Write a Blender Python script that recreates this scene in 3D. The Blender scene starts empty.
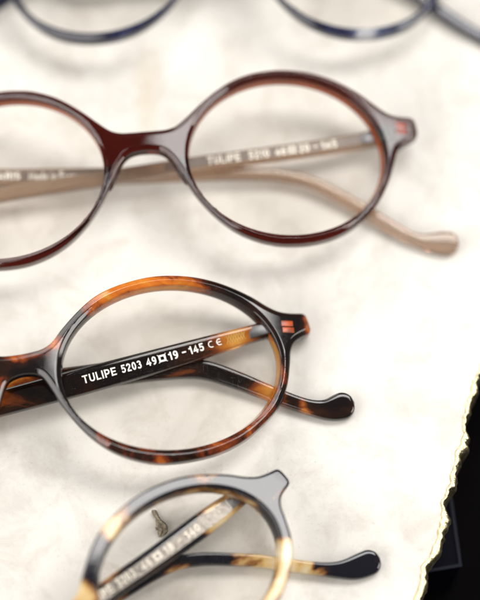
import bpy, math, random
from mathutils import Vector, Matrix, noise
from mathutils.kdtree import KDTree
from mathutils.geometry import delaunay_2d_cdt

MM = 0.001
scene = bpy.context.scene
col = scene.collection
random.seed(7)

# ------------------------------------------------------------------ helpers
def link_mesh(name, verts, faces, mat, parent=None, smooth=True):
    me = bpy.data.meshes.new(name)
    me.from_pydata([(v[0]*MM, v[1]*MM, v[2]*MM) for v in verts], [], faces)
    me.validate(); me.update()
    if smooth:
        me.polygons.foreach_set('use_smooth', [True]*len(me.polygons))
    if mat: me.materials.append(mat)
    o = bpy.data.objects.new(name, me); col.objects.link(o)
    if parent: o.parent = parent
    return o

def tag(o, label=None, cat=None, group=None, kind=None):
    if label: o['label'] = label
    if cat: o['category'] = cat
    if group: o['group'] = group
    if kind: o['kind'] = kind
    return o

def catmull(pts, closed, step):
    n = len(pts); out = []
    rng = range(n if closed else n-1)
    for i in rng:
        if closed:
            p = [pts[(i+k) % n] for k in (-1, 0, 1, 2)]
        else:
            p = [pts[max(0, min(n-1, i+k))] for k in (-1, 0, 1, 2)]
        dim = len(p[0])
        L = math.dist(p[1][:2], p[2][:2])
        m = max(2, int(L/step*2))
        for j in range(m):
            t = j/m
            out.append(tuple(0.5*((2*p[1][k]) + (p[2][k]-p[0][k])*t + (2*p[0][k]-5*p[1][k]+4*p[2][k]-p[3][k])*t*t
                        + (3*p[1][k]-p[0][k]-3*p[2][k]+p[3][k])*t**3) for k in range(dim)))
    if not closed: out.append(tuple(pts[-1]))
    return out

def resample(pts, closed, step):
    P = list(pts) + ([pts[0]] if closed else [])
    acc = [0.0]
    for a, b in zip(P[:-1], P[1:]): acc.append(acc[-1] + math.dist(a[:2], b[:2]))
    n = max(8, int(round(acc[-1]/step)))
    out = []; j = 0
    for i in range(n if closed else n+1):
        s = acc[-1]*i/n
        while j < len(P)-2 and acc[j+1] < s: j += 1
        d = acc[j+1]-acc[j]; t = 0 if d < 1e-9 else (s-acc[j])/d
        out.append(tuple(P[j][k]+(P[j+1][k]-P[j][k])*t for k in range(len(P[0]))))
    return out

def smooth_loop(pts, it):
    n = len(pts)
    for _ in range(it):
        pts = [tuple((pts[i-1][k]+2*pts[i][k]+pts[(i+1) % n][k])/4 for k in range(2)) for i in range(n)]
    return pts

def inside(poly, x, y):
    c = False; n = len(poly); j = n-1
    for i in range(n):
        xi, yi = poly[i]; xj, yj = poly[j]
        if (yi > y) != (yj > y) and x < (xj-xi)*(y-yi)/(yj-yi)+xi: c = not c
        j = i
    return c

def offset_loop(loop, d, sgn):
    n = len(loop); out = []
    for i in range(n):
        a, b = loop[i-2], loop[(i+2) % n]
        tx, ty = b[0]-a[0], b[1]-a[1]; L = math.hypot(tx, ty) or 1
        out.append((loop[i][0]-ty/L*d*sgn, loop[i][1]+tx/L*d*sgn))
    return out

# ------------------------------------------------------------------ node helpers
class NT:
    def __init__(s, mat):
        s.t = mat.node_tree; s.t.nodes.clear()
    def n(s, typ, **kw):
        nd = s.t.nodes.new(typ)
        for k, v in kw.items():
            if k.startswith('i_'): nd.inputs[k[2:].replace('_', ' ')].default_value = v
            else: setattr(nd, k, v)
        return nd
    def l(s, a, b): s.t.links.new(a, b)

def new_mat(name):
    m = bpy.data.materials.new(name); m.use_nodes = True
    return m, NT(m)

def ramp(T, stops, inp, interp='LINEAR'):
    r = T.n('ShaderNodeValToRGB'); cr = r.color_ramp; cr.interpolation = interp
    while len(cr.elements) < len(stops): cr.elements.new(0.5)
    for e, (p, c) in zip(cr.elements, stops):
        e.position = p; e.color = (c[0], c[1], c[2], 1)
    T.l(inp, r.inputs[0]); return r

def gloss_common(T, bsdf, scratch=0.03):
    # tiny polish marks and finger smears in the gloss
    tc = T.n('ShaderNodeTexCoord')
    nz = T.n('ShaderNodeTexNoise', i_Scale=900.0, i_Detail=3.0)
    T.l(tc.outputs['Object'], nz.inputs['Vector'])
    mr = T.n('ShaderNodeMapRange', i_From_Min=0.3, i_From_Max=0.75, i_To_Min=0.03, i_To_Max=0.03+scratch*2.2)
    T.l(nz.outputs['Fac'], mr.inputs['Value'])
    T.l(mr.outputs['Result'], bsdf.inputs['Roughness'])
    n2 = T.n('ShaderNodeTexNoise', i_Scale=260.0, i_Detail=2.0)
    T.l(tc.outputs['Object'], n2.inputs['Vector'])
    b = T.n('ShaderNodeBump', i_Strength=0.018, i_Distance=0.0002)
    T.l(n2.outputs['Fac'], b.inputs['Height']); T.l(b.outputs['Normal'], bsdf.inputs['Normal'])

def tortoise(name, stops, scale, bias, trans_at, stretch=(1, 1, 1), attr=True, trans=0.5):
    """acetate: dark and amber clouds, the pale clouds let light through"""
    m, T = new_mat(name)
    tc = T.n('ShaderNodeTexCoord')
    mp = T.n('ShaderNodeMapping'); mp.inputs['Scale'].default_value = stretch
    T.l(tc.outputs['Object'], mp.inputs['Vector'])
    nz = T.n('ShaderNodeTexNoise', i_Scale=scale, i_Detail=4.0, i_Roughness=0.55, i_Distortion=0.9)
    T.l(mp.outputs['Vector'], nz.inputs['Vector'])
    fine = T.n('ShaderNodeTexNoise', i_Scale=scale*5, i_Detail=3.0, i_Roughness=0.6, i_Distortion=1.5)
    T.l(mp.outputs['Vector'], fine.inputs['Vector'])
    a1 = T.n('ShaderNodeMath', operation='MULTIPLY_ADD'); a1.inputs[1].default_value = 0.16; a1.inputs[2].default_value = -0.08
    T.l(fine.outputs['Fac'], a1.inputs[0])
    add = T.n('ShaderNodeMath', operation='ADD'); T.l(nz.outputs['Fac'], add.inputs[0]); T.l(a1.outputs[0], add.inputs[1])
    add2 = T.n('ShaderNodeMath', operation='ADD'); T.l(add.outputs[0], add2.inputs[0]); add2.inputs[1].default_value = bias
    src = add2.outputs[0]
    if attr:
        at = T.n('ShaderNodeAttribute', attribute_name='cloud')
        ad = T.n('ShaderNodeMath', operation='ADD'); T.l(src, ad.inputs[0]); T.l(at.outputs['Fac'], ad.inputs[1]); src = ad.outputs[0]
    r = ramp(T, stops, src)
    p = T.n('ShaderNodeBsdfPrincipled'); p.inputs['IOR'].default_value = 1.55
    T.l(r.outputs['Color'], p.inputs['Base Color'])
    mr = T.n('ShaderNodeMapRange', i_From_Min=trans_at-0.08, i_From_Max=trans_at+0.12, i_To_Min=0.0, i_To_Max=trans)
    T.l(src, mr.inputs['Value']); T.l(mr.outputs['Result'], p.inputs['Transmission Weight'])
    gloss_common(T, p)
    o = T.n('ShaderNodeOutputMaterial'); T.l(p.outputs[0], o.inputs['Surface'])
    return m

def crystal(name, tint, absorb, density, milky=0.0):
    """clear coloured acetate: colour comes from the thickness the light crosses"""
    m, T = new_mat(name)
    p = T.n('ShaderNodeBsdfPrincipled'); p.inputs['IOR'].default_value = 1.49
    tc = T.n('ShaderNodeTexCoord')
    nz = T.n('ShaderNodeTexNoise', i_Scale=70.0, i_Detail=3.0)
    T.l(tc.outputs['Object'], nz.inputs['Vector'])
    r = ramp(T, [(0.3, [c*0.92 for c in tint]), (0.7, tint)], nz.outputs['Fac'])
    T.l(r.outputs['Color'], p.inputs['Base Color'])
    p.inputs['Transmission Weight'].default_value = 1.0-milky
    gloss_common(T, p, 0.02)
    o = T.n('ShaderNodeOutputMaterial'); T.l(p.outputs[0], o.inputs['Surface'])
    if density > 0:
        v = T.n('ShaderNodeVolumeAbsorption', i_Density=density); v.inputs['Color'].default_value = (*absorb, 1)
        T.l(v.outputs[0], o.inputs['Volume'])
    return m

def metal(name, c, rough, bump=0.0, bscale=400.0):
    m, T = new_mat(name)
    p = T.n('ShaderNodeBsdfPrincipled'); p.inputs['Metallic'].default_value = 1.0
    tc = T.n('ShaderNodeTexCoord'); nz = T.n('ShaderNodeTexNoise', i_Scale=bscale, i_Detail=4.0)
    T.l(tc.outputs['Object'], nz.inputs['Vector'])
    r = ramp(T, [(0.3, [x*0.72 for x in c]), (0.65, c)], nz.outputs['Fac']); T.l(r.outputs['Color'], p.inputs['Base Color'])
    mr = T.n('ShaderNodeMapRange', i_To_Min=rough*0.7, i_To_Max=rough*1.4); T.l(nz.outputs['Fac'], mr.inputs['Value']); T.l(mr.outputs['Result'], p.inputs['Roughness'])
    if bump:
        b = T.n('ShaderNodeBump', i_Strength=bump, i_Distance=0.0005); T.l(nz.outputs['Fac'], b.inputs['Height']); T.l(b.outputs['Normal'], p.inputs['Normal'])
    o = T.n('ShaderNodeOutputMaterial'); T.l(p.outputs[0], o.inputs['Surface'])
    return m

def plain(name, c, rough, var=0.15, scale=300.0, spec=0.5):
    m, T = new_mat(name)
    p = T.n('ShaderNodeBsdfPrincipled'); p.inputs['Roughness'].default_value = rough
    p.inputs['Specular IOR Level'].default_value = spec
    tc = T.n('ShaderNodeTexCoord'); nz = T.n('ShaderNodeTexNoise', i_Scale=scale, i_Detail=5.0)
    T.l(tc.outputs['Object'], nz.inputs['Vector'])
    r = ramp(T, [(0.25, [x*(1-var) for x in c]), (0.75, c)], nz.outputs['Fac']); T.l(r.outputs['Color'], p.inputs['Base Color'])
    o = T.n('ShaderNodeOutputMaterial'); T.l(p.outputs[0], o.inputs['Surface'])
    return m

# ------------------------------------------------------------------ materials
M = {}
M['havana'] = tortoise('havana_acetate',
    [(0.36, (.006, .004, .004)), (0.52, (.020, .007, .004)), (0.63, (.17, .032, .008)), (0.76, (.70, .19, .022)), (0.92, (.92, .42, .06))],
    95.0, 0.0, 0.66)
M['havana_arm'] = tortoise('havana_arm_acetate',
    [(0.40, (.005, .003, .003)), (0.56, (.022, .008, .004)), (0.66, (.17, .04, .010)), (0.78, (.60, .21, .03)), (0.92, (.9, .5, .12))],
    80.0, 0.0, 0.66, (0.45, 1.3, 1))
M['tokyo'] = tortoise('cream_tortoise_acetate',
    [(0.40, (.006, .006, .010)), (0.47, (.020, .010, .008)), (0.54, (.24, .10, .03)), (0.65, (.80, .56, .23)), (0.84, (.94, .84, .62))],
    130.0, 0.0, 0.55, (0.8, 1, 1))
M['tokyo_arm'] = tortoise('cream_tortoise_arm_acetate',
    [(0.40, (.006, .006, .010)), (0.47, (.020, .010, .008)), (0.54, (.24, .10, .03)), (0.65, (.80, .56, .23)), (0.84, (.94, .84, .62))],
    110.0, 0.0, 0.55, (0.6, 1.2, 1))
M['oxblood'] = crystal('oxblood_acetate', (.95, .88, .85), (.67, .35, .21), 2000.0)
M['champagne'] = crystal('champagne_acetate', (.60, .46, .34), (.70, .48, .32), 420.0, 0.3)
M['navy'] = tortoise('navy_grey_acetate',
    [(0.40, (.003, .004, .018)), (0.58, (.008, .010, .042)), (0.68, (.10, .12, .20)), (0.80, (.70, .71, .74))],
    60.0, 0.0, 0.62)

def lens_mat():
    m, T = new_mat('demo_lens_plastic')
    tr = T.n('ShaderNodeBsdfTransparent'); tr.inputs['Color'].default_value = (.965, .96, .95, 1)
    gl = T.n('ShaderNodeBsdfGlossy'); gl.inputs['Roughness'].default_value = 0.02
    fr = T.n('ShaderNodeFresnel', i_IOR=1.035)
    mx = T.n('ShaderNodeMixShader'); T.l(fr.outputs[0], mx.inputs[0]); T.l(tr.outputs[0], mx.inputs[1]); T.l(gl.outputs[0], mx.inputs[2])
    o = T.n('ShaderNodeOutputMaterial'); T.l(mx.outputs[0], o.inputs['Surface'])
    return m
M['lens'] = lens_mat()
M['amber_glow'] = plain('painted_amber_glow', (.40, .085, .022), 0.2, 0.4, 120)  # opaque orange painted in for light glowing through the thin rim wall
M['ink'] = plain('white_ink', (.86, .85, .82), 0.5, 0.05)
M['ink_gold'] = plain('pale_gold_ink', (.83, .78, .69), 0.4, 0.1)
M['steel'] = metal('hinge_steel', (.62, .61, .60), 0.25)
M['dark_steel'] = metal('dark_hinge_steel', (.16, .16, .17), 0.3)
M['gold_wire'] = metal('gold_wire', (.62, .38, .11), 0.35)
M['rivet'] = plain('amber_rivet', (.50, .075, .006), 0.3, 0.8, 450)
M['rivet_dark'] = plain('dark_rivet', (.05, .045, .045), 0.3, 0.4, 500)
M['rivet_red'] = plain('red_rivet', (.36, .10, .07), 0.3, 0.5, 500)
M['silver_strip'] = metal('silver_strip', (.30, .275, .25), 0.40, 0.3, 900.0)
M['gold'] = metal('gilded_edge', (.86, .74, .46), 0.32, 0.6, 1100.0)
M['bud'] = plain('dried_bud', (.34, .29, .21), 0.8, 0.85, 1500.0)

def slab_mat():
    m, T = new_mat('white_marble')
    tc = T.n('ShaderNodeTexCoord')
    n1 = T.n('ShaderNodeTexNoise', i_Scale=26.0, i_Detail=7.0, i_Roughness=0.62, i_Distortion=0.7)
    T.l(tc.outputs['Object'], n1.inputs['Vector'])
    r1 = ramp(T, [(0.30, (.515, .492, .455)), (0.47, (.600, .578, .540)), (0.62, (.640, .620, .580))], n1.outputs['Fac'])
    n2 = T.n('ShaderNodeTexNoise', i_Scale=85.0, i_Detail=8.0, i_Roughness=0.7, i_Distortion=0.5)
    T.l(tc.outputs['Object'], n2.inputs['Vector'])
    r2 = ramp(T, [(0.36, (.84, .825, .80)), (0.52, (1, 1, 1))], n2.outputs['Fac'])
    mul = T.n('ShaderNodeMix', data_type='RGBA', blend_type='MULTIPLY'); mul.inputs[0].default_value = 0.9
    T.l(r1.outputs['Color'], mul.inputs[6]); T.l(r2.outputs['Color'], mul.inputs[7])
    # one small tan stain with a ragged outline
    mp = T.n('ShaderNodeMapping'); sx, sy = 1/.0042, 1/.017
    mp.inputs['Scale'].default_value = (sx, sy, 1); mp.inputs['Location'].default_value = (.0228*sx, -.055*sy, 0)
    wob = T.n('ShaderNodeTexNoise', i_Scale=120.0, i_Detail=4.0)
    T.l(tc.outputs['Object'], wob.inputs['Vector'])
    off = T.n('ShaderNodeVectorMath', operation='MULTIPLY_ADD'); off.inputs[1].default_value = (.003, .003, 0); off.inputs[2].default_value = (-.0015, -.0015, 0)
    T.l(wob.outputs['Color'], off.inputs[0])
    addv = T.n('ShaderNodeVectorMath', operation='ADD'); T.l(tc.outputs['Object'], addv.inputs[0]); T.l(off.outputs[0], addv.inputs[1])
    T.l(addv.outputs[0], mp.inputs['Vector'])
    n3 = T.n('ShaderNodeTexGradient', gradient_type='SPHERICAL')
    T.l(mp.outputs['Vector'], n3.inputs['Vector'])
    r3 = ramp(T, [(0.0, (1, 1, 1)), (0.8, (.86, .79, .65))], n3.outputs['Fac'])
    mul2 = T.n('ShaderNodeMix', data_type='RGBA', blend_type='MULTIPLY'); mul2.inputs[0].default_value = 0.6
    T.l(mul.outputs[2], mul2.inputs[6]); T.l(r3.outputs['Color'], mul2.inputs[7])
    n5 = T.n('ShaderNodeTexNoise', i_Scale=1300.0, i_Detail=4.0, i_Roughness=0.65)
    T.l(tc.outputs['Object'], n5.inputs['Vector'])
    r5 = ramp(T, [(0.30, (.80, .78, .75)), (0.40, (1, 1, 1)), (0.68, (1, 1, 1)), (0.76, (.86, .83, .78))], n5.outputs['Fac'])
    mul3 = T.n('ShaderNodeMix', data_type='RGBA', blend_type='MULTIPLY'); mul3.inputs[0].default_value = 0.8
    T.l(mul2.outputs[2], mul3.inputs[6]); T.l(r5.outputs['Color'], mul3.inputs[7])
    p = T.n('ShaderNodeBsdfPrincipled'); T.l(mul3.outputs[2], p.inputs['Base Color'])
    p.inputs['Roughness'].default_value = 0.55; p.inputs['Specular IOR Level'].default_value = 0.3
    n4 = T.n('ShaderNodeTexNoise', i_Scale=700.0, i_Detail=6.0, i_Roughness=0.6)
    T.l(tc.outputs['Object'], n4.inputs['Vector'])
    b = T.n('ShaderNodeBump', i_Strength=0.12, i_Distance=0.0003); T.l(n4.outputs['Fac'], b.inputs['Height']); T.l(b.outputs['Normal'], p.inputs['Normal'])
    o = T.n('ShaderNodeOutputMaterial'); T.l(p.outputs[0], o.inputs['Surface'])
    return m
M['slab'] = slab_mat()
M['table'] = plain('black_table', (.0035, .003, .0035), 0.95, 0.4, 40, 0.02)
M['block'] = plain('dark_block', (.003, .0033, .0075), 0.6, 0.3, 60, 0.03)
M['block_edge'] = plain('dark_block_edge', (.0045, .006, .016), 0.5, 0.3, 60, 0.1)
M['core_brown'] = plain('brown_core', (.16, .12, .10), 0.35, 0.3, 500)

# ------------------------------------------------------------------ spectacles
RX, RY, THICK = 210.0, 400.0, 4.1
def bend(x, y): return -x*x/(2*RX)-y*y/(2*RY)

OUT_A = [(0, 7.55), (3, 7.7), (5.2, 8.1), (7.4, 9.3), (10, 12.0), (13.5, 15.1), (17.3, 17.9), (21, 19.7), (25.8, 21.0), (31.8, 21.8),
         (37.6, 21.5), (43.3, 20.3), (48.8, 18.1), (54.2, 14.9), (57.5, 12.3), (60.1, 10.75), (62.4, 10.15), (64.4, 9.95), (65.9, 9.85), (66.4, 9.45), (66.75, 8.2), (67.0, 6.2), (66.9, 5.3), (66.3, 4.75),
         (64.6, 4.15), (62.6, 2.95), (61.3, 0.9), (60.5, -2.4), (58.9, -7.4), (56.0, -12.1), (51.4, -16), (46.1, -19.3), (39.7, -21.4), (33.2, -22.1),
         (27.5, -21.9), (23.4, -20.9), (19.3, -19.1), (15.7, -16.7), (12.3, -13.3), (9.5, -9.4), (7.3, -5.4), (5.6, -1.5), (3.9, 1.7), (2, 2.65), (0, 2.9)]
OUT_B = [(0, 7.75), (3, 7.75), (5.6, 7.9), (7.8, 8.7), (10.2, 10.6), (14.1, 14.1), (18.2, 17.3), (22, 19.5), (26.8, 21.2), (32.8, 21.95), (38.8, 21.5), (43.5, 20.3),
         (47.6, 18.6), (51.9, 16), (55.7, 12.9), (58.6, 10.7), (61.0, 9.9), (63.4, 9.75), (64.6, 9.6), (65.2, 9.1), (65.6, 7.2), (65.6, 5.3), (65.0, 4.5), (62.6, 3.1),
         (60.4, 1.3), (59.0, -2.2), (57.1, -7), (54.4, -11.6), (51.2, -15.1), (47.2, -18.2), (42.9, -20.3), (38.2, -21.5), (33.4, -21.9), (28.6, -21.5), (23.6, -20.0),
         (18.8, -17.3), (14.5, -13.4), (10.9, -8.6), (8.1, -3.4), (5.6, 0.7), (3.7, 2.4), (1.5, 2.95), (0, 3.0)]

def drop(d, r, h, e):
    """facet of width r falling by h towards the edge, with a small round e at the very edge"""
    if d >= r: return 0.0
    t = 1-d/r
    s = h*(t-.08) if t > .2 else h*t*t*3.0
    if d < e: s += e*(1-math.sqrt(max(0, 1-(1-d/e)**2)))
    return s

def front_mesh(outline, la, lb, xc, sc, blobs, wave, fw, ow, wall):
    half = catmull(outline, False, 0.2)
    loop = half[:-1] + [(-x, y) for x, y in reversed(half)][:-1]
    loop = [(x*sc, y*sc) for x, y in loop]
    loop = smooth_loop(resample(loop, True, 0.42), 2)
    area = sum(loop[i-1][0]*loop[i][1]-loop[i][0]*loop[i-1][1] for i in range(len(loop)))
    if area < 0: loop.reverse()
    holes = []
    for s in (1, -1):
        n = int(2*math.pi*la*sc/0.42)
        holes.append([(s*xc*sc + la*sc*math.cos(2*math.pi*i/n), lb*sc*math.sin(2*math.pi*i/n)) for i in range(n)])
    DO = [0, .05, .13, .25]+[ow*q for q in (.4, .6, .8, .9, 1.0)]+[ow+.14]      # rings from the outer edge
    DI = [0, .05, .13, .25]+[fw*q for q in (.4, .6, .8, 1.0)]+[fw+.14]    # rings from the lens hole
    pts, zz, edges = [], [], []
    def ring(lp, z, con, side):
        b = len(pts); n = len(lp)
        pts.extend(lp)
        # the facet of the other edge may reach in here: the lower of the two surfaces counts
        other = (t_hole, fi) if side == 'out' else (t_out, fo)
        zz.extend([max(z, other[1](other[0].find((p[0], p[1], 0))[2])) for p in lp])
        if con: edges.extend([(b+i, b+(i+1) % n) for i in range(n)])
        return list(range(b, b+n))
    def tree(pp):
        t = KDTree(len(pp))
        for i, p in enumerate(pp): t.insert((p[0], p[1], 0), i)
        t.balance(); return t
    t_out = tree(resample(loop, True, .1)); t_hole = tree(holes[0]+holes[1])
    outer_ids = None; hole_ids = []
    fo = lambda d: drop(d, ow, ow*.62, .25)
    fi = lambda d: drop(d, fw, fw*.62, .22)
    for d in DO:
        ids = ring(offset_loop(loop, d, 1), fo(d), d == 0 or d in (.25, ow), 'out')
        if d == 0: outer_ids = ids
    for h in holes:
        for d in DI:
            ids = ring(offset_loop(h, d, -1), fi(d), d == 0, 'in')
            if d == 0: hole_ids.append(ids)
    inner_out = offset_loop(loop, ow+.5, 1)
    big = [[(s*xc*sc+(la*sc+fw+.5)*math.cos(a*.05), (lb*sc+fw+.5)*math.sin(a*.05)) for a in range(126)] for s in (1, -1)]
    y = -24.0
    while y < 24:
        x = -68.0
        while x < 68:
            if inside(inner_out, x, y) and not inside(big[0], x, y) and not inside(big[1], x, y):
                pts.append((x, y)); zz.append(0.0)
            x += 0.9
        y += 0.9
    V = [Vector(p) for p in pts]
    ov, oe, of, origv, _, _ = delaunay_2d_cdt(V, edges, [], 0, 1e-5)
    zmap = []
    for i, src in enumerate(origv):
        zmap.append(max([zz[k] for k in src]) if src else 0.0)
    back = {}
    first = {}
    for i, src in enumerate(origv):
        for k in src: first[k] = i
    faces = []
    for f in of:
        cx = sum(ov[i].x for i in f)/len(f); cy = sum(ov[i].y for i in f)/len(f)
        if inside(loop, cx, cy) and not inside(holes[0], cx, cy) and not inside(holes[1], cx, cy):
            faces.append(list(f))
    used = sorted({i for f in faces for i in f})
    idx = {}
    verts = []
    for i in used:
        idx[i] = len(verts); p = ov[i]
        verts.append((p.x, p.y, bend(p.x, p.y)-zmap[i]))
    nb = len(verts)
    for i in used:
        p = ov[i]; x, y = p.x, p.y
        # the wall of the lens opening leans in towards the back
        hx = math.copysign(xc*sc, x); ex, ey = (x-hx)/(la*sc), y/(lb*sc); q = math.hypot(ex, ey)
        dd = (q-1)*lb*sc
        if dd < 1.6:
            k = .85*(.55+.45*(abs(x)-abs(hx))/(la*sc*q))*(1-max(0, dd)/1.6)/(q*lb*sc); x -= (x-hx)*k; y -= y*k
        verts.append((x, y, bend(p.x, p.y)-THICK+min(zmap[i], .8)*0.4))
    F = [[idx[i] for i in f] for f in faces]
    # make the winding face +z
    a, b, c = (verts[k] for k in F[0][:3])
    if (b[0]-a[0])*(c[1]-a[1])-(b[1]-a[1])*(c[0]-a[0]) < 0: F = [f[::-1] for f in F]
    faces3 = F + [[k+nb for k in f[::-1]] for f in F]
    # side walls from the boundary half-edges, in three bands
    he = {}
    for f in F:
        for i in range(len(f)): he[(f[i], f[(i+1) % len(f)])] = 1
    bnd = [e for e in he if (e[1], e[0]) not in he]
    mid = {}
    def mids(v):
        if v not in mid:
            t, u = verts[v], verts[v+nb]; r = []
            for q in (1/3, 2/3):
                r.append(len(verts)); verts.append(tuple(t[k]+(u[k]-t[k])*q for k in range(3)))
            mid[v] = [v]+r+[v+nb]
        return mid[v]
    for a, b in bnd:
        ma, mb = mids(a), mids(b)
        for k in range(3): faces3.append([mb[k], ma[k], ma[k+1], mb[k+1]])
    cloud = []
    nfront = nb
    wall_faces = []
    hole_q = lambda v: math.hypot((v[0]-math.copysign(xc*sc, v[0]))/(la*sc), v[1]/(lb*sc))
    for fi_, f in enumerate(faces3):
        if fi_ >= 2*len(F) and all(hole_q(verts[k]) < 1.02 for k in f) and min(f) >= nb: wall_faces.append(fi_)
    for vi, v in enumerate(verts):
        s = wave(v) if wave else 0.0
        if vi >= nfront and hole_q(v) < 1.03:
            for (bx, by, r_, amp) in wall: s += amp*math.exp(-((v[0]-bx*sc)**2+(v[1]-by*sc)**2)/r_**2)
        for (bx, by, rx, ry, amp) in blobs:
            s += amp*math.exp(-((v[0]-bx*sc)/rx)**2-((v[1]-by*sc)/ry)**2)
        cloud.append(s)
    return verts, faces3, cloud, wall_faces

def set_cloud(o, cloud):
    at = o.data.attributes.new('cloud', 'FLOAT', 'POINT')
    at.data.foreach_set('value', cloud)

def lens_mesh(la, lb, cx, sc):
    verts, faces = [], []
    n, rings = 72, 10
    for side, zo in ((0, -1.25), (1, -2.35)):
        base = len(verts)
        verts.append((cx*sc, 0, bend(cx*sc, 0)+zo))
        for r in range(1, rings+1):
            for i in range(n):
                a = 2*math.pi*i/n; q = r/rings
                x = cx*sc+(la*sc+.25)*q*math.cos(a); y = (lb*sc+.25)*q*math.sin(a)
                verts.append((x, y, bend(x, y)+zo))
        fs = []
        for i in range(n): fs.append([base, base+1+i, base+1+(i+1) % n])
        for r in range(rings-1):
            for i in range(n):
                a = base+1+r*n+i; b = base+1+r*n+(i+1) % n
                fs.append([a, a+n, b+n, b])
        faces += fs if side == 0 else [f[::-1] for f in fs]
        last = base+1+(rings-1)*n
        if side == 0: top = last
        else:
            for i in range(n): faces.append([top+i, last+i, last+(i+1) % n, top+(i+1) % n])
    return verts, faces

def temple_mesh(path, roll=0.0, ht=1.5, ex=4.5, tiprnd=True):
    """path rows: x, y, half height, z of the centre line; swept with a rounded-rectangle section"""
    P = resample(catmull(path, False, .3), False, 0.45)
    n = len(P); m = 36
    # smooth widths a little
    for _ in range(6):
        P = [P[0]]+[tuple((P[i-1][k]+2*P[i][k]+P[i+1][k])/4 for k in range(4)) for i in range(1, n-1)]+[P[-1]]
    tot = n-1
    verts, faces = [], []
    for i in range(n):
        a, b = P[max(0, i-1)], P[min(n-1, i+1)]
        tx, ty = b[0]-a[0], b[1]-a[1]; L = math.hypot(tx, ty); nx, ny = -ty/L, tx/L
        dist_end = sum(math.dist(P[k][:2], P[k+1][:2]) for k in range(i, min(n-1, i+14))) if i > n-15 else 99
        w, h = P[i][2], ht
        R = P[-1][2]
        if tiprnd and dist_end < R:
            q = math.sqrt(max(0.0, 1-((R-dist_end)/R)**2)); w *= max(q, .02); h *= max(q, .02)**.35
        if i < 2: w *= .93+.035*i; h *= .9+.05*i
        for j in range(m):
            t = 2*math.pi*j/m; c, s = math.cos(t), math.sin(t)
            u = math.copysign(abs(c)**(2/ex), c)*w; v = math.copysign(abs(s)**(2/ex), s)*h
            verts.append((P[i][0]+nx*u, P[i][1]+ny*u, P[i][3]+v+roll*u*(1 if ny > 0 else -1)))
    for i in range(n-1):
        for j in range(m):
            faces.append([i*m+j, i*m+(j+1) % m, (i+1)*m+(j+1) % m, (i+1)*m+j])
    faces.append(list(range(m))[::-1]); faces.append([(n-1)*m+j for j in range(m)])
    # outward winding: path direction x section direction
    a = path[0]; b = path[-1]
    return verts, faces, P

def fix_normals(o):
    import bmesh
    bm = bmesh.new(); bm.from_mesh(o.data); bmesh.ops.recalc_face_normals(bm, faces=bm.faces); bm.to_mesh(o.data); bm.free()

# ---- lettering
def arc(cx, cy, rx, ry, a0, a1, n=14):
    return [(cx+rx*math.cos(math.radians(a0+(a1-a0)*i/n)), cy+ry*math.sin(math.radians(a0+(a1-a0)*i/n))) for i in range(n+1)]
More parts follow.
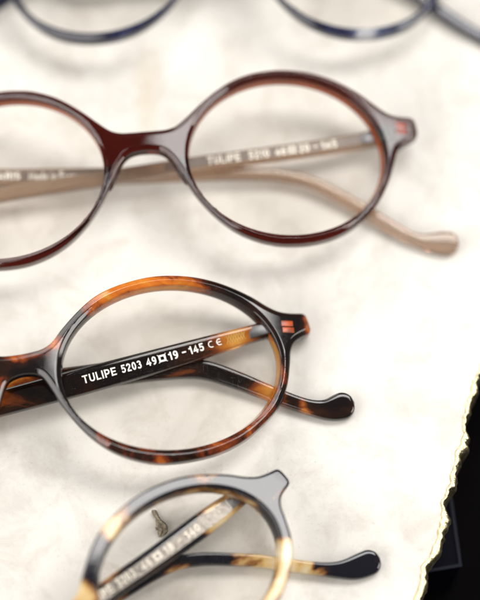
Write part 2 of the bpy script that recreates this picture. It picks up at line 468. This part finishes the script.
# heavy grotesque letters: advance width and the centre lines of their strokes, cap height 1, stroke .2
S_ = {
 'T': (.66, [[(0, .9), (.66, .9)], [(.33, .8), (.33, 0)]]), 'U': (.68, [[(.1, 1), (.1, .36)]+arc(.34, .36, .24, .26, 180, 360)+[(.58, 1)]]),
 'L': (.56, [[(.1, 1), (.1, 0)], [(.2, .1), (.56, .1)]]), 'I': (.2, [[(.1, 1), (.1, 0)]]),
 'P': (.64, [[(.1, 1), (.1, 0)], [(.2, .9), (.34, .9)]+arc(.34, .66, .2, .24, 90, -90)+[(.2, .42)]]),
 'E': (.60, [[(.1, 1), (.1, 0)], [(.2, .9), (.6, .9)], [(.2, .5), (.56, .5)], [(.2, .1), (.6, .1)]]),
 '5': (.58, [[(.55, .9), (.16, .9), (.12, .5)]+arc(.28, .35, .21, .25, 120, -155)]),
 '2': (.58, [arc(.28, .68, .19, .22, 175, -25)+[(.1, .12)], [(.1, .09), (.58, .09)]]),
 '0': (.58, [arc(.29, .5, .19, .4, 0, 360, 26)]), '3': (.58, [arc(.27, .71, .18, .19, 160, -70)+arc(.27, .31, .2, .22, 72, -160)]),
 '4': (.62, [[(.42, 0), (.42, .95), (.08, .3), (.62, .3)]]), '9': (.58, [arc(.28, .66, .18, .24, 360, 0, 22), arc(.2, .5, .27, .41, 20, -105, 14)]),
 '6': (.58, [arc(.29, .34, .18, .24, 180, 540, 22), arc(.38, .5, .27, .41, 200, 75, 14)]), '1': (.40, [[(.27, 0), (.27, 1)], [(.17, .76), (.0, .7)]]),
 '8': (.58, [arc(.29, .72, .16, .18, 0, 360, 20), arc(.29, .30, .19, .2, 0, 360, 20)]), '-': (.5, [[(0, .5), (.5, .5)]]),
 'A': (.72, [[(.06, 0), (.36, .95), (.66, 0)], [(.2, .28), (.52, .28)]]), 'R': (.68, [[(.1, 1), (.1, 0)], [(.2, .9), (.36, .9)]+arc(.36, .68, .2, .22, 90, -90)+[(.2, .46)], [(.4, .42), (.58, 0)]]),
 'S': (.62, [arc(.3, .7, .2, .2, 30, 270)+arc(.3, .3, .21, .2, 90, -150)]), 'M': (.82, [[(.1, 0), (.1, .95), (.41, .2), (.72, .95), (.72, 0)]]),
 'F': (.56, [[(.1, 1), (.1, 0)], [(.2, .9), (.56, .9)], [(.2, .48), (.5, .48)]]), 'a': (.55, [arc(.26, .26, .18, .2, 0, 360, 16), [(.46, .55), (.46, 0)]]),
 'd': (.55, [arc(.26, .26, .18, .2, 0, 360, 16), [(.46, 1), (.46, 0)]]), 'e': (.55, [[(.12, .28), (.46, .28)]+arc(.28, .28, .18, .2, 10, 310)]),
 'i': (.18, [[(.09, .55), (.09, 0)], [(.09, .78), (.09, .94)]]), 'n': (.52, [[(.09, .55), (.09, 0)], arc(.27, .3, .17, .2, 150, 0)+[(.44, 0)]]),
 'r': (.36, [[(.09, .55), (.09, 0)], arc(.3, .28, .18, .2, 150, 80)]), 'c': (.5, [arc(.27, .27, .18, .2, 50, 310)])}
def glyphs(txt):
    V, F, x, lay = [], [], 0.0, []
    for ch in txt:
        if ch == ' ': x += .32; continue
        adv, strokes = S_[ch]
        for k, st in enumerate(strokes):
            st = [p for q, p in enumerate(st) if q == 0 or math.dist(p, st[q-1]) > .004]
            n = len(st); b = len(V); hw = .088 if ch.isupper() or not ch.isalpha() else .07
            for i in range(n):
                a, c = st[max(0, i-1)], st[min(n-1, i+1)]
                d1 = (st[i][0]-a[0], st[i][1]-a[1]) if i else (c[0]-st[i][0], c[1]-st[i][1])
                d2 = (c[0]-st[i][0], c[1]-st[i][1]) if i < n-1 else d1
                l1, l2 = math.hypot(*d1) or 1, math.hypot(*d2) or 1
                n1, n2 = (-d1[1]/l1, d1[0]/l1), (-d2[1]/l2, d2[0]/l2)
                mx, my = n1[0]+n2[0], n1[1]+n2[1]; q = mx*mx+my*my
                f = min(2/q if q > .2 else 2, 2.0)
                mx, my = mx*f*hw, my*f*hw
                V += [(x+st[i][0]+mx, st[i][1]+my), (x+st[i][0]-mx, st[i][1]-my)]; lay += [k, k]
            for i in range(n-1): F.append([b+2*i, b+2*i+1, b+2*i+3, b+2*i+2])
        x += adv+.13
    w = x-.13
    return [(u/w, v, l) for (u, v), l in zip(V, lay)], F

def box_glyph():
    o, i = .5, .24
    V = [(-o, -o), (o, -o), (o, o), (-o, o), (-i, -i), (i, -i), (i, i), (-i, i)]
    V = [(x+.5, y+.5) for x, y in V]
    F = [[0, 1, 5, 4], [1, 2, 6, 5], [2, 3, 7, 6], [3, 0, 4, 7]]
    # the four little spurs at the corners
    for x, y in ((0, 0), (1, 0), (1, 1), (0, 1)):
        b = len(V); dx = .11 if x else -.11; dy = .11 if y else -.11
        V += [(x, y), (x+dx, y), (x+dx, y+dy), (x, y+dy)]; F.append([b, b+1, b+2, b+3])
    return V, F

def arc_glyph(kind):
    V, F = [], []
    n = 16
    for i in range(n+1):
        a = math.radians(62+236*i/n); V += [(.62+.62*math.cos(a), .5+.5*math.sin(a)), (.62+.46*math.cos(a), .5+.37*math.sin(a))]
    for i in range(n): F.append([2*i, 2*i+1, 2*i+3, 2*i+2])
    if kind == 'E':
        b = len(V); V += [(.12, .44), (.85, .44), (.85, .56), (.12, .56)]; F.append([b, b+1, b+2, b+3])
    return V, F

def lettering(parent, path, tokens, mat, ht, dy=0.0, roll=0.0):
    """tokens: (text, x start, x end, cap height) along the inner face of an arm"""
    verts, faces = [], []
    S = sorted(path)
    def at(x):
        for a, b in zip(S[:-1], S[1:]):
            if a[0] <= x <= b[0]:
                t = (x-a[0])/max(1e-9, b[0]-a[0])
                return a[1]+(b[1]-a[1])*t, a[3]+(b[3]-a[3])*t
        return S[0][1], S[0][3]
    for txt, x0, x1, h in tokens:
        if txt == '#box': V, F = box_glyph()
        elif txt in ('#C', '#E'): V, F = arc_glyph(txt[1])
        else: V, F = glyphs(txt)
        ya, _ = at(x0); yb, _ = at(x1); ang = math.atan2(yb-ya, x1-x0)
        hh = h
        b = len(verts)
        for g_ in V:
            u, w = g_[:2]; up = .006*g_[2] if len(g_) > 2 else 0
            x = x0+(x1-x0)*u; yc, zc = at(x); ww = (w-.5)*hh+dy
            verts.append((x-math.sin(ang)*ww, yc+math.cos(ang)*ww, zc+ht+.04+up+roll*ww))
        faces += [[b+i for i in f] for f in F]
    return link_mesh('lettering', verts, faces, mat, parent, False)

def rounded_box(cx, cy, cz, sx, sy, sz, ang=0.0, r=0.2):
    import bmesh
    bm = bmesh.new(); bmesh.ops.create_cube(bm, size=1.0)
    bmesh.ops.scale(bm, vec=(sx, sy, sz), verts=bm.verts)
    bmesh.ops.bevel(bm, geom=list(bm.edges), offset=min(r, sx*.4, sy*.4, sz*.4), segments=3, affect='EDGES', profile=.5)
    bmesh.ops.rotate(bm, cent=(0, 0, 0), matrix=Matrix.Rotation(ang, 3, 'Z'), verts=bm.verts)
    V = [(v.co.x+cx, v.co.y+cy, v.co.z+cz) for v in bm.verts]; F = [[v.index for v in f.verts] for f in bm.faces]
    bm.free(); return V, F

def hinge(parent, x, y, z, ang, mat):
    """leaf plate with a barrel of three knuckles and a screw head"""
    V, F = rounded_box(x, y, z, 6.2, 2.6, .5, ang, .15)
    V = list(V); F = list(F)
    s = 1 if x > 0 else -1
    for k in (-1, 0, 1):
        b = len(V); n = 20
        px, py = x+s*2.6*math.cos(ang), y+s*2.6*math.sin(ang)
        for e in (0, 1):
            for i in range(n):
                a = 2*math.pi*i/n
                V.append((px+1.0*math.cos(a), py+k*.98-.45+.9*e, z+.55+1.0*math.sin(a)))
        for i in range(n): F.append([b+i, b+(i+1) % n, b+n+(i+1) % n, b+n+i])
        F.append([b+i for i in range(n)][::-1]); F.append([b+n+i for i in range(n)])
    o = link_mesh('hinge', V, F, mat, parent); fix_normals(o)
    return o

def nose_pad(s, sc):
    """solid pad moulded on the back of the nasal rim"""
    V, F = [], []
    n, m = 20, 12
    for i in range(n+1):
        th = math.pi*i/n
        for j in range(m):
            ph = 2*math.pi*j/m
            ly = 3.0*math.cos(th)
            V.append((s*(7.6*sc-.50*ly+.6*math.sin(th)*math.cos(ph)), -2.4*sc+ly, -THICK+.2+1.3*math.sin(th)*math.sin(ph)))
    for i in range(n):
        for j in range(m): F.append([i*m+j, i*m+(j+1) % m, (i+1)*m+(j+1) % m, (i+1)*m+j])
    return V, F

def make_glasses(label, loc, rot, tilt, outline, la, lb, xc, sc, mats, pathA, pathB, blobs=(), wave=None,
                 textA=(), textB=(), inkA=None, inkB=None, arm_blobs=None, extra=None, hinge_mat=None, rivet_mat=None, rx=210.0, fw=1.0, ow=1.3, rolls=(0, 0), wall=(), wall_mat=None):
    global RX
    RX = rx
    root = bpy.data.objects.new('eyeglasses', None); col.objects.link(root)
    root.empty_display_size = .01
    tag(root, label, 'eyeglasses', 'eyeglasses laid out in a row on the marble slab')
    fr, arm = mats
    V, F, cl, wf = front_mesh(outline, la, lb, xc, sc, blobs, wave, fw, ow, wall)
    front = link_mesh('front_frame', V, F, fr, root); fix_normals(front); set_cloud(front, cl)
    if wall_mat:
        front.data.materials.append(wall_mat)
        for q in wf: front.data.polygons[q].material_index = 1  # lens-opening walls get the painted glow colour
    allz = list(V)
    for s in (1, -1):
        v, f = lens_mesh(la, lb, s*xc, sc); o = link_mesh('lens', v, f, M['lens'], root); fix_normals(o)
        v, f = nose_pad(s, sc); o = link_mesh('nose_pad', v, f, fr, front); fix_normals(o); set_cloud(o, [-.1]*len(v))
    for k, (path, txt, ink) in enumerate(((pathA, textA, inkA), (pathB, textB, inkB))):
        v, f, P = temple_mesh(path, rolls[k]); allz += v
        t = link_mesh('temple', v, f, arm, root); fix_normals(t)
        c = []
        for q in v:
            s_ = 0.0
            for (which, bx, rx, amp) in (arm_blobs or ()):
                if which == 'AB'[k]: s_ += amp*math.exp(-((q[0]-bx)/rx)**2)
            c.append(s_)
        set_cloud(t, c)
        if txt: lettering(t, [tuple(p) for p in P if abs(p[0]) < 58], txt, ink, 1.5, 0.0, rolls[k])
        a, b = path[0], path[1]
        ang = math.atan2(a[1]-b[1], a[0]-b[0]) if a[0] > 0 else math.atan2(b[1]-a[1], b[0]-a[0])
        sg = 1 if a[0] > 0 else -1
        hx = a[0]-sg*5.0; tt = (hx-a[0])/(b[0]-a[0])
        hinge(t, hx, a[1]+(b[1]-a[1])*tt, a[3]+(b[3]-a[3])*tt+1.55, ang, hinge_mat or M['steel'])
        if extra: extra(k, t, P)
        if rivet_mat is None: continue
        # double rivet showing in the end piece
        rv = []; rf = []
        for dxy in (-.8, .8):
            zx, zy = sg*61.6*sc, 6.6*sc
            vv, ff = rounded_box(zx, zy+dxy, .02, 2.7, 1.3, .10, sg*-.1, .04)
            vv = [(a_, b_, c_+bend(a_, b_)) for a_, b_, c_ in vv]
            base = len(rv); rv += vv; rf += [[base+i for i in q] for q in ff]
        link_mesh('rivet', rv, rf, rivet_mat, front)
    R = Matrix.Rotation(rot, 4, 'Z') @ Matrix.Rotation(tilt, 4, 'X')
    zmin = min((R @ Vector(p)).z for p in allz)
    root.location = (loc[0]*MM, loc[1]*MM, (-zmin+.05)*MM)
    root.rotation_euler = (R.to_euler())
    return root

TILT = math.radians(6)

# ---------- the sharp havana pair in the middle
A2 = [(60.5, 7.6, 2.0, -14.2), (52, 6.6, 1.95, -13.4), (43, 5.3, 2.35, -12.7), (36, 4.3, 2.6, -12.2), (21.5, 2.6, 2.85, -11.6), (9, 1.25, 3.0, -11.5), (-7, -.4, 2.9, -11.5),
      (-28, -2.6, 2.6, -12), (-39, -5, 2.1, -12.3), (-48, -10, 1.8, -12.6), (-58, -16.5, 1.7, -13), (-64, -19.4, 2.2, -13.3), (-68, -19.8, 2.9, -13.4), (-71, -19.6, 2.9, -13.5), (-73.5, -19.2, 2.6, -13.5)]
B2 = [(-60.5, 8.6, 2.0, -14.2), (-50, 8, 2.0, -14.5), (-36, 6.7, 2.4, -14.8), (-15, 5, 2.7, -15), (8, 3.6, 2.75, -15.1), (21, 3.15, 2.75, -15.2), (30, 2.6, 2.6, -15.3), (40, .9, 2.2, -15.5),
      (47.6, -2.9, 2.0, -15.6), (54, -6.9, 1.8, -15.6), (60.3, -10.7, 1.65, -15.5), (64.0, -12.6, 1.75, -15.4), (67.0, -13.6, 2.3, -15.3), (69.6, -13.6, 3.0, -15.3), (71.6, -13.3, 3.15, -15.3), (73.9, -13.0, 3.1, -15.3)]
t2 = [('TULIPE', 12.9, 21.3, 2.05), ('5203', 22.6, 27.7, 2.05), ('49', 28.9, 31.5, 2.05), ('#box', 32.1, 33.9, 1.75), ('19', 34.6, 37.0, 2.05), ('-', 38.0, 39.0, 2.0),
      ('145', 39.8, 43.5, 2.0), ('#C', 44.7, 46.0, 1.7), ('#E', 46.8, 48.1, 1.7)]
t2 = [(t, 12.7+(a-12.9)*.94, 12.7+(b-12.9)*.94, h*.93) for t, a, b, h in t2]
blobs2 = [(20, 18.6, 5, 4, .22), (29, 20.5, 7, 3, .27), (40, 20, 6, 3, .12), (7.5, 9.5, 2.8, 2.6, .26), (12.2, 13.5, 2.6, 2.6, -.3), (0, 7, 4.5, 1.6, .15), (0, 3.5, 5, 2, -.12),
          (8, -2, 4, 5, -.2), (17, -15.5, 3, 3, .05), (33, -21, 9, 2.5, .05), (44, -18.5, 6, 3, -.06), (55.8, -.5, 1.7, 5, .34), (53.5, -9, 1.6, 3, .16), (60, -1, 1.3, 6, -.14), (56, -11, 2.5, 4, -.08), (61.5, 6, 5, 4, -.28), (51, 17, 5, 4, -.1), (66.3, 6.5, 1.2, 3, .36)]
arm2 = [('A', 12, 40, -.13), ('A', 49, 5, .30), ('A', 3, 2, .05), ('A', -10, 6, .14), ('B', 55, 4.5, .34), ('B', 62, 1.2, .25), ('B', 70, 5, -.2), ('B', 43, 5, -.25), ('B', 18, 4, .1), ('B', -8, 8, .3)]
def strip(name_mat, which, x0, x1, hw, dy, roll=0.0, ht=1.5):
    """flat metal core showing on the inner face of an arm"""
    def make(k, t, P):
        if 'AB'[k] not in which: return
        S = sorted([p for p in P if x0 < abs(p[0]) < x1 and (p[0] > 0) == (k == 0)]); V, F = [], []
        for i, p in enumerate(S):
            a, b = S[max(0, i-1)], S[min(len(S)-1, i+1)]; L = math.hypot(b[0]-a[0], b[1]-a[1]) or 1
            nx, ny = -(b[1]-a[1])/L, (b[0]-a[0])/L
            w = hw*min(1, i/4+.35, (len(S)-1-i)/4+.35)
            sg = 1 if ny > 0 else -1
            V += [(p[0]+nx*q*sg, p[1]+ny*q*sg, p[3]+ht+.015+roll*q) for q in (dy-w, dy+w)]
            if i: F.append([2*i-2, 2*i, 2*i+1, 2*i-1])
        link_mesh('core_wire', V, F, M[name_mat], t, False)
    return make
def wire2(k, t, P):
    if k: return
    S = sorted([p for p in P if 45.5 < p[0] < 53.6]); V, F = [], []
    def bar(a, b, w=.09):
        (x0, y0), (x1, y1) = a, b; L = math.hypot(x1-x0, y1-y0); w = .07; nx, ny = -(y1-y0)/L*w, (x1-x0)/L*w
        zf = lambda x, y: min(S, key=lambda p: abs(p[0]-x))[3]+1.5+.03+.12*(y-c(x))
        i = len(V); V.extend([(x0+nx, y0+ny, zf(x0, y0)), (x0-nx, y0-ny, zf(x0, y0)), (x1-nx, y1-ny, zf(x1, y1)), (x1+nx, y1+ny, zf(x1, y1))]); F.append([i, i+1, i+2, i+3])
    c = lambda x: 5.3+(x-43)*.143
    x = 43.5+5.6
    for i in range(7):
        xx = 47.0+i*.62
        bar((xx, c(xx)-.95), (xx+.75, c(xx)+.95)); bar((xx+.75, c(xx)-.95), (xx, c(xx)+.95))
    link_mesh('core_wire', V, F, M['gold_wire'], t, False)
make_glasses('dark brown and orange tortoiseshell eyeglasses, folded, with sharp white lettering on one arm',
             (-48.2, -28.2), math.radians(10), TILT, OUT_A, 25.2, 19.4, 33.4, 1.0, (M['havana'], M['havana_arm']), A2, B2,
             blobs2, None, t2, (), M['ink'], None, arm2, wire2, M['dark_steel'], M['rivet'], 165.0, 1.15, 1.3, (.12, .12), [(57, 0, 7, .62), (51, -13, 6, .26), (33, 19, 10, .2), (20, -16, 8, .1)])

# ---------- the oxblood pair behind it
A1 = [(60, 6.9, 1.9, -14.2), (55, 6.1, 1.9, -13.7), (42, 4.55, 1.75, -12.7), (27, 3.3, 1.7, -11.8), (12.7, 2.4, 1.7, -11.5), (-10, .6, 1.7, -11.5), (-36, -1.4, 1.6, -12.2), (-43, -3.8, 1.4, -12.4),
      (-50, -8.3, 1.4, -12.6), (-58, -13.8, 1.4, -13), (-64, -17.2, 1.9, -13.3), (-68, -18.6, 2.7, -13.4), (-71.5, -18.6, 2.7, -13.5)]
B1 = [(-60, 6.9, 1.9, -14.2), (-50, 5.8, 1.95, -14.5), (-36, 4.1, 2.0, -14.8), (-10, 2.4, 1.9, -15), (15, 1.0, 1.6, -15.2), (25, .2, 1.45, -15.3), (32, -.75, 1.35, -15.5), (39, -3, 1.3, -15.5), (46, -7.3, 1.35, -15.5),
      (52.6, -12.3, 1.4, -15.5), (60.0, -18.0, 1.3, -15.4), (63, -19.8, 1.4, -15.4), (66, -20.8, 2.1, -15.3), (69.3, -21.3, 2.75, -15.3), (73, -21.8, 2.7, -15.3)]
t1a = [('TULIPE', 14.5, 22.5, 2.0), ('5210', 24.5, 29.5, 2.0), ('46', 31.0, 33.6, 2.0), ('#box', 34.2, 36.0, 1.7), ('20', 36.7, 39.3, 2.0), ('-', 40.3, 41.3, 2.0), ('145', 42.2, 46, 2.0)]
t1b = [('PARIS', -37.5, -30.5, 1.8), ('Made in France', -28.5, -15.2, 1.9)]
blobs1 = []
make_glasses('dark red-brown translucent eyeglasses with beige arms, folded, slightly blurred',
             (-22.0, 27.3), math.radians(5), TILT, OUT_B, 23.5, 19.75, 33.5, 1.0, (M['oxblood'], M['champagne']), A1, B1,
             blobs1, None, t1a, t1b, M['ink_gold'], M['ink_gold'], None, strip('core_brown', 'AB', 4, 53, 1.15, 0, .085), M['dark_steel'], M['rivet_red'], 210.0, 1.0, 1.2, (.1, .06), (), M['amber_glow'])

# ---------- the cream tortoise pair at the bottom edge
A3 = [(53.5, 9.2, 2.0, -13.0), (49.0, 8.5, 2.2, -12.6), (43, 7.9, 2.6, -12.2), (37, 7.4, 2.8, -11.8), (24, 6.6, 2.6, -11.5), (12, 6.1, 2.5, -11.5), (-10, 4.2, 2.4, -11.6), (-30, .6, 2.0, -12), (-38, -3, 1.6, -12.2),
      (-45, -7.5, 1.4, -12.5), (-54, -14, 1.4, -12.8), (-60, -16.5, 2.2, -13), (-66, -17.5, 2.8, -13.2)]
B3 = [(-53.5, 9.2, 2.0, -13.0), (-44, 8.8, 2.2, -14.2), (-20, 7.4, 2.5, -14.8), (2, 6.1, 2.5, -15), (15, 5.5, 2.4, -15.2), (22.5, 5.0, 2.0, -15.3), (28.7, 3.8, 1.6, -15.4), (34.2, 1.5, 1.45, -15.5), (39.6, -2, 1.4, -15.5),
      (45.2, -6, 1.4, -15.5), (49.5, -9.7, 1.35, -15.5), (55.6, -14.8, 1.45, -15.4), (59, -17.2, 1.9, -15.3), (62.2, -18.7, 2.7, -15.3), (65.2, -19.4, 2.9, -15.3), (68.3, -19.9, 2.8, -15.3)]
t3 = [('TULIPE', 6.0, 13.6, 2.0), ('5203', 14.9, 19.6, 2.0), ('46', 21.4, 24.0, 1.9), ('#box', 24.8, 26.7, 1.8), ('18', 27.6, 30.0, 1.9), ('-', 31.2, 32.3, 1.9), ('140', 33.4, 37.2, 1.9)]
blobs3 = [(8, 8, 3, 4, .25), (14, 14, 5, 4, -.3), (22, 19, 3.0, 3, .25), (36, 20.5, 8, 3, -.15), (55, 14, 6, 5, -.1), (57.5, -2, 2.6, 3.5, -.35), (57, -9, 2.8, 3.2, .3), (54, 5, 2.5, 3, .2), (60, 8.5, 6, 5, -.3), (59.5, -6, 1.2, 9, -.12)]
arm3 = [('B', 49, 6, .3), ('B', 62, 8, -.35), ('B', 36, 5, -.22), ('B', 27, 4, .12), ('B', 40, 2, .15), ('B', 20, 6, -.15), ('A', 30, 14, -.1), ('A', 44, 5, .22)]
make_glasses('black and cream tortoiseshell eyeglasses with pale shiny front, around the tiny dried bud',
             (-35.6, -85.7), math.radians(33.2), TILT, OUT_A, 24.0, 18.4, 33.7, .89, (M['tokyo'], M['tokyo_arm']), A3, B3,
             blobs3, None, t3, (), M['ink_gold'], None, arm3, strip('silver_strip', 'A', 3, 46.5, 1.45, -.25), M['steel'], None, 215.0, .6, .5, (0, .12), [(57, -9, 3.5, .3), (56, 5, 3.5, .22), (52, 11, 3, .25), (57.5, -2, 3, -.3), (45, 16, 4, .1)])

# ---------- the navy pair at the top edge
blobs4 = [(36, -22, 5, 4, .22), (-24, -22, 6, 3, .12), (55, -14, 5, 5, .1), (20, -18, 5, 5, -.2), (-50, -16, 6, 6, -.2), (-38, -22, 5, 3, -.2)]
make_glasses('blurred navy blue eyeglasses behind the red-brown pair, only lower rims showing',
             (-3.4, 83.7), math.radians(1.0), TILT, OUT_B, 23.5, 19.75, 33.5, .94, (M['navy'], M['navy']), [(x, y+(7 if x < -38 else 0), h, z) for x, y, h, z in A1], [(x, y+(4 if x > 30 else 0), h, z) for x, y, h, z in B1],
             blobs4, None, (), (), None, None, [('B', 60, 12, -.2)], None, M['dark_steel'], M['dark_steel'])

# ------------------------------------------------------------------ slab with its gilded torn edge
EDGE = [(120, 120), (100, 66), (78, 22), (66.5, 2), (60.5, -9.5), (56.6, -16), (54.9, -21), (53.6, -26.4), (51.6, -33.7), (49.2, -42.7), (46.6, -50.6), (44.6, -58.8), (42.2, -65.8), (40.2, -72.7), (33, -98), (20, -150), (6, -205)]
line = resample(catmull(EDGE, False, .4), False, .3)
def nz(x, y, z=0.0, s=1.0): return noise.noise(Vector((x*s, y*s, z)))
chip = []
for i, (x, y) in enumerate(line):
    s = i*.3
    chip.append(1.2*nz(s, 3, 0, .075)+.7*nz(s, 9, 0, .24)+.4*nz(s, 17, 0, .8)-.9*max(0, nz(s, 31, 0, .26)-.22))
def perp(i):
    a, b = line[max(0, i-3)], line[min(len(line)-1, i+3)]
    tx, ty = b[0]-a[0], b[1]-a[1]; L = math.hypot(tx, ty); return (-ty/L, tx/L)   # points away from the slab (+x side)
V, F = [], []
SLAB_T = 14.0
n = len(line)
cols = [-270, -200, -140, -90, -50, -20, -8, -3, -1.2, -.4, 0]
for i, (x, y) in enumerate(line):
    nx, ny = perp(i)
    ex, ey = x+nx*chip[i], y+ny*chip[i]
    for c in cols: V.append((ex+c, ey, 0.0))
    V.append((ex-.6, ey, -SLAB_T)); V.append((ex-270, ey, -SLAB_T))
w = len(cols)+2
for i in range(n-1):
    for j in range(w):
        a, b = i*w+j, i*w+(j+1) % w
        F.append([a, b, b+w, a+w])
F.append([j for j in range(w)]); F.append([(n-1)*w+j for j in range(w)][::-1])
slab = link_mesh('marble_slab', V, F, M['slab'], None, False); fix_normals(slab)
tag(slab, 'thick white marble slab with rough gilded edge, under the eyeglasses', 'slab')
# gilded crust: ridge that overlaps the top face, rises, then breaks down the side
V, F = [], []
prof = [(-.35, .03), (-.28, .38), (.15, .62), (.6, .66), (1.15, .50), (1.6, .16), (1.95, -.5), (2.2, -1.4), (2.25, -3.0), (1.9, -6), (1.5, -10), (1.2, -13.5)]
for i, (x, y) in enumerate(line):
    nx, ny = perp(i); s = i*.3
    wid = max(.28, .68+.85*nz(s, 50, 0, .16)+.5*nz(s, 57, 0, .55))
    for k, (u, z) in enumerate(prof):
        r = nz(s, k*.35, 5, .55)*.42+nz(s, k*.5, 9, 1.6)*.2
        uu = u*(wid*.85 if u > 0 else 1)+(chip[i]*(1 if k < 3 else .72))+(r if k > 1 else r*.5)-.25
        zz_ = z+(nz(s, k*.6, 20, .6)*.22+nz(s, k*1.1, 33, 2.4)*.08 if 0 < k < 7 else 0)
        V.append((x+nx*uu, y+ny*uu, max(zz_, .03) if k < 2 else zz_))
m = len(prof)
for i in range(n-1):
    for k in range(m-1): F.append([i*m+k, i*m+k+1, (i+1)*m+k+1, (i+1)*m+k])
g = link_mesh('gilded_edge', V, F, M['gold'], slab, True)

# ------------------------------------------------------------------ the tiny dried bud on the slab
spine = [(-19.2, -52.0, .7, .75), (-19.45, -52.7, .8, .55), (-18.9, -53.6, .75, .42), (-18.5, -54.6, .8, .62), (-18.0, -55.6, 1.0, 1.05), (-17.6, -56.6, 1.0, 1.15), (-17.9, -57.4, .8, .75), (-18.4, -58.2, .5, .3)]
S = resample(catmull(spine, False, .1), False, .12); V, F = [], []; m = 20
for i, (x, y, z, r) in enumerate(S):
    a, b = S[max(0, i-1)], S[min(len(S)-1, i+1)]; L = math.hypot(b[0]-a[0], b[1]-a[1]) or 1; nx, ny = -(b[1]-a[1])/L, (b[0]-a[0])/L
    q = min(1, .25+i*.25, .25+(len(S)-1-i)*.25)
    for j in range(m):
        t = 2*math.pi*j/m; rr = r*q*(1+.28*math.sin(5*t+i*.12)+.3*nz(x*2+j, y*2, 0, 1.3))
        V.append((x+nx*math.cos(t)*rr, y+ny*math.cos(t)*rr, max(.02, z+math.sin(t)*rr*.8)))
for i in range(len(S)-1):
    for j in range(m): F.append([i*m+j, i*m+(j+1) % m, (i+1)*m+(j+1) % m, (i+1)*m+j])
F.append(list(range(m))[::-1]); F.append([(len(S)-1)*m+j for j in range(m)])
bud = link_mesh('dried_bud', V, F, M['bud']); fix_normals(bud)
tag(bud, 'tiny shrivelled grey-brown dried bud lying on the slab inside the lens of the bottom eyeglasses', 'dried bud')

# ------------------------------------------------------------------ dark block under the slab and the black table
block = bpy.data.objects.new('display_block', None); col.objects.link(block)
tag(block, 'dark glossy blue-black block with one thin-edged corner showing beyond the gilded edge', 'block')
cx, cy = 51.6, -60.6
ux, uy = (-.985, -.17), (-.10, .995)      # directions of its two visible top edges
def quad_prism(poly, z0, z1):
    V = [(x, y, z0) for x, y in poly]+[(x, y, z1) for x, y in poly]; k = len(poly)
    return V, [list(range(k))[::-1], list(range(k, 2*k))]+[[i, (i+1) % k, k+(i+1) % k, k+i] for i in range(k)]
P0 = [(cx, cy), (cx+uy[0]*70, cy+uy[1]*70), (cx+uy[0]*70+ux[0]*110, cy+uy[1]*70+ux[1]*110), (cx+ux[0]*110, cy+ux[1]*110)]
v, f = quad_prism(P0, -40, -16.0); o = link_mesh('body', v, f, M['block'], block, False); fix_normals(o)
def edge_bar(d, L):
    px, py = -d[1], d[0]; s = .35
    pl = [(cx-px*s-d[0]*s, cy-py*s-d[1]*s), (cx+d[0]*L-px*s, cy+d[1]*L-py*s), (cx+d[0]*L+px*s, cy+d[1]*L+py*s), (cx+px*s-d[0]*s, cy+py*s-d[1]*s)]
    return quad_prism(pl, -16.4, -15.6)
v, f = edge_bar(ux, 60); v2, f2 = edge_bar(uy, 60)
v2 = [(x, y, z+.004) for x, y, z in v2]
o = link_mesh('edge_trim', v, f, M['block_edge'], block, False); fix_normals(o)
o = link_mesh('edge_trim', v2, f2, M['block_edge'], block, False); fix_normals(o)

V = [(-900, -700, -40.2), (900, -700, -40.2), (900, 900, -40.2), (-900, 900, -40.2)]
tb = link_mesh('ground', V, [[0, 1, 2, 3]], M['table'], None, False)
tag(tb, 'black table surface below the slab', 'table', None, 'structure')

# ------------------------------------------------------------------ light
w = bpy.data.worlds.new('World'); scene.world = w; w.use_nodes = True
bg = w.node_tree.nodes['Background']; bg.inputs[0].default_value = (1.0, .96, .92, 1); bg.inputs[1].default_value = .14

def area(name, d, dist, sx, sy, L, c):
    li = bpy.data.lights.new(name, 'AREA'); li.shape = 'RECTANGLE'; li.size = sx; li.size_y = sy
    li.energy = L*math.pi*sx*sy; li.color = c
    o = bpy.data.objects.new(name, li); col.objects.link(o)
    d = Vector(d).normalized(); o.location = d*dist
    o.rotation_euler = (-d).to_track_quat('-Z', 'Y').to_euler()
    return o
sb = area('softbox', (.41, .33, 1), 1.0, .88, .40, 11.5, (1, .98, .96))
sb.location = (.41, .33, 1.0); sb.rotation_euler = (0, 0, 0)       # hangs level above the table
area('window_light', (.85, -.2, .46), 1.1, .52, .44, 8.6, (1, .97, .92))
area('left_fill', (-.75, -.45, .6), 1.2, 1.3, 1.0, 5.0, (1, .97, .94))  # added fill lamp at front left, lightens the shadows
area('back_fill', (-.7, .78, .62), 1.25, 1.2, .9, 3.6, (1, .97, .94))  # second added fill lamp, evens the shadows from behind

# ------------------------------------------------------------------ camera
cam = bpy.data.cameras.new('camera'); co = bpy.data.objects.new('camera', cam); col.objects.link(co)
th = math.radians(22); D = .480
co.location = (0, -D*math.sin(th), D*math.cos(th)); co.rotation_euler = (th, 0, 0)
cam.sensor_fit = 'VERTICAL'; cam.sensor_height = 36; cam.sensor_width = 28.8; cam.lens = 2016/600*36
cam.clip_start = .02; cam.clip_end = 10
cam.dof.use_dof = True; cam.dof.focus_distance = .462; cam.dof.aperture_fstop = 4.4; cam.dof.aperture_blades = 0
scene.camera = co

scene.view_settings.view_transform = 'Standard'; scene.view_settings.look = 'None'
scene.view_settings.exposure = 0.0; scene.view_settings.gamma = 1.0
scene.cycles.use_denoising = True
scene.cycles.max_bounces = 14; scene.cycles.transmission_bounces = 12; scene.cycles.transparent_max_bounces = 16
scene.cycles.caustics_refractive = True; scene.cycles.caustics_reflective = True
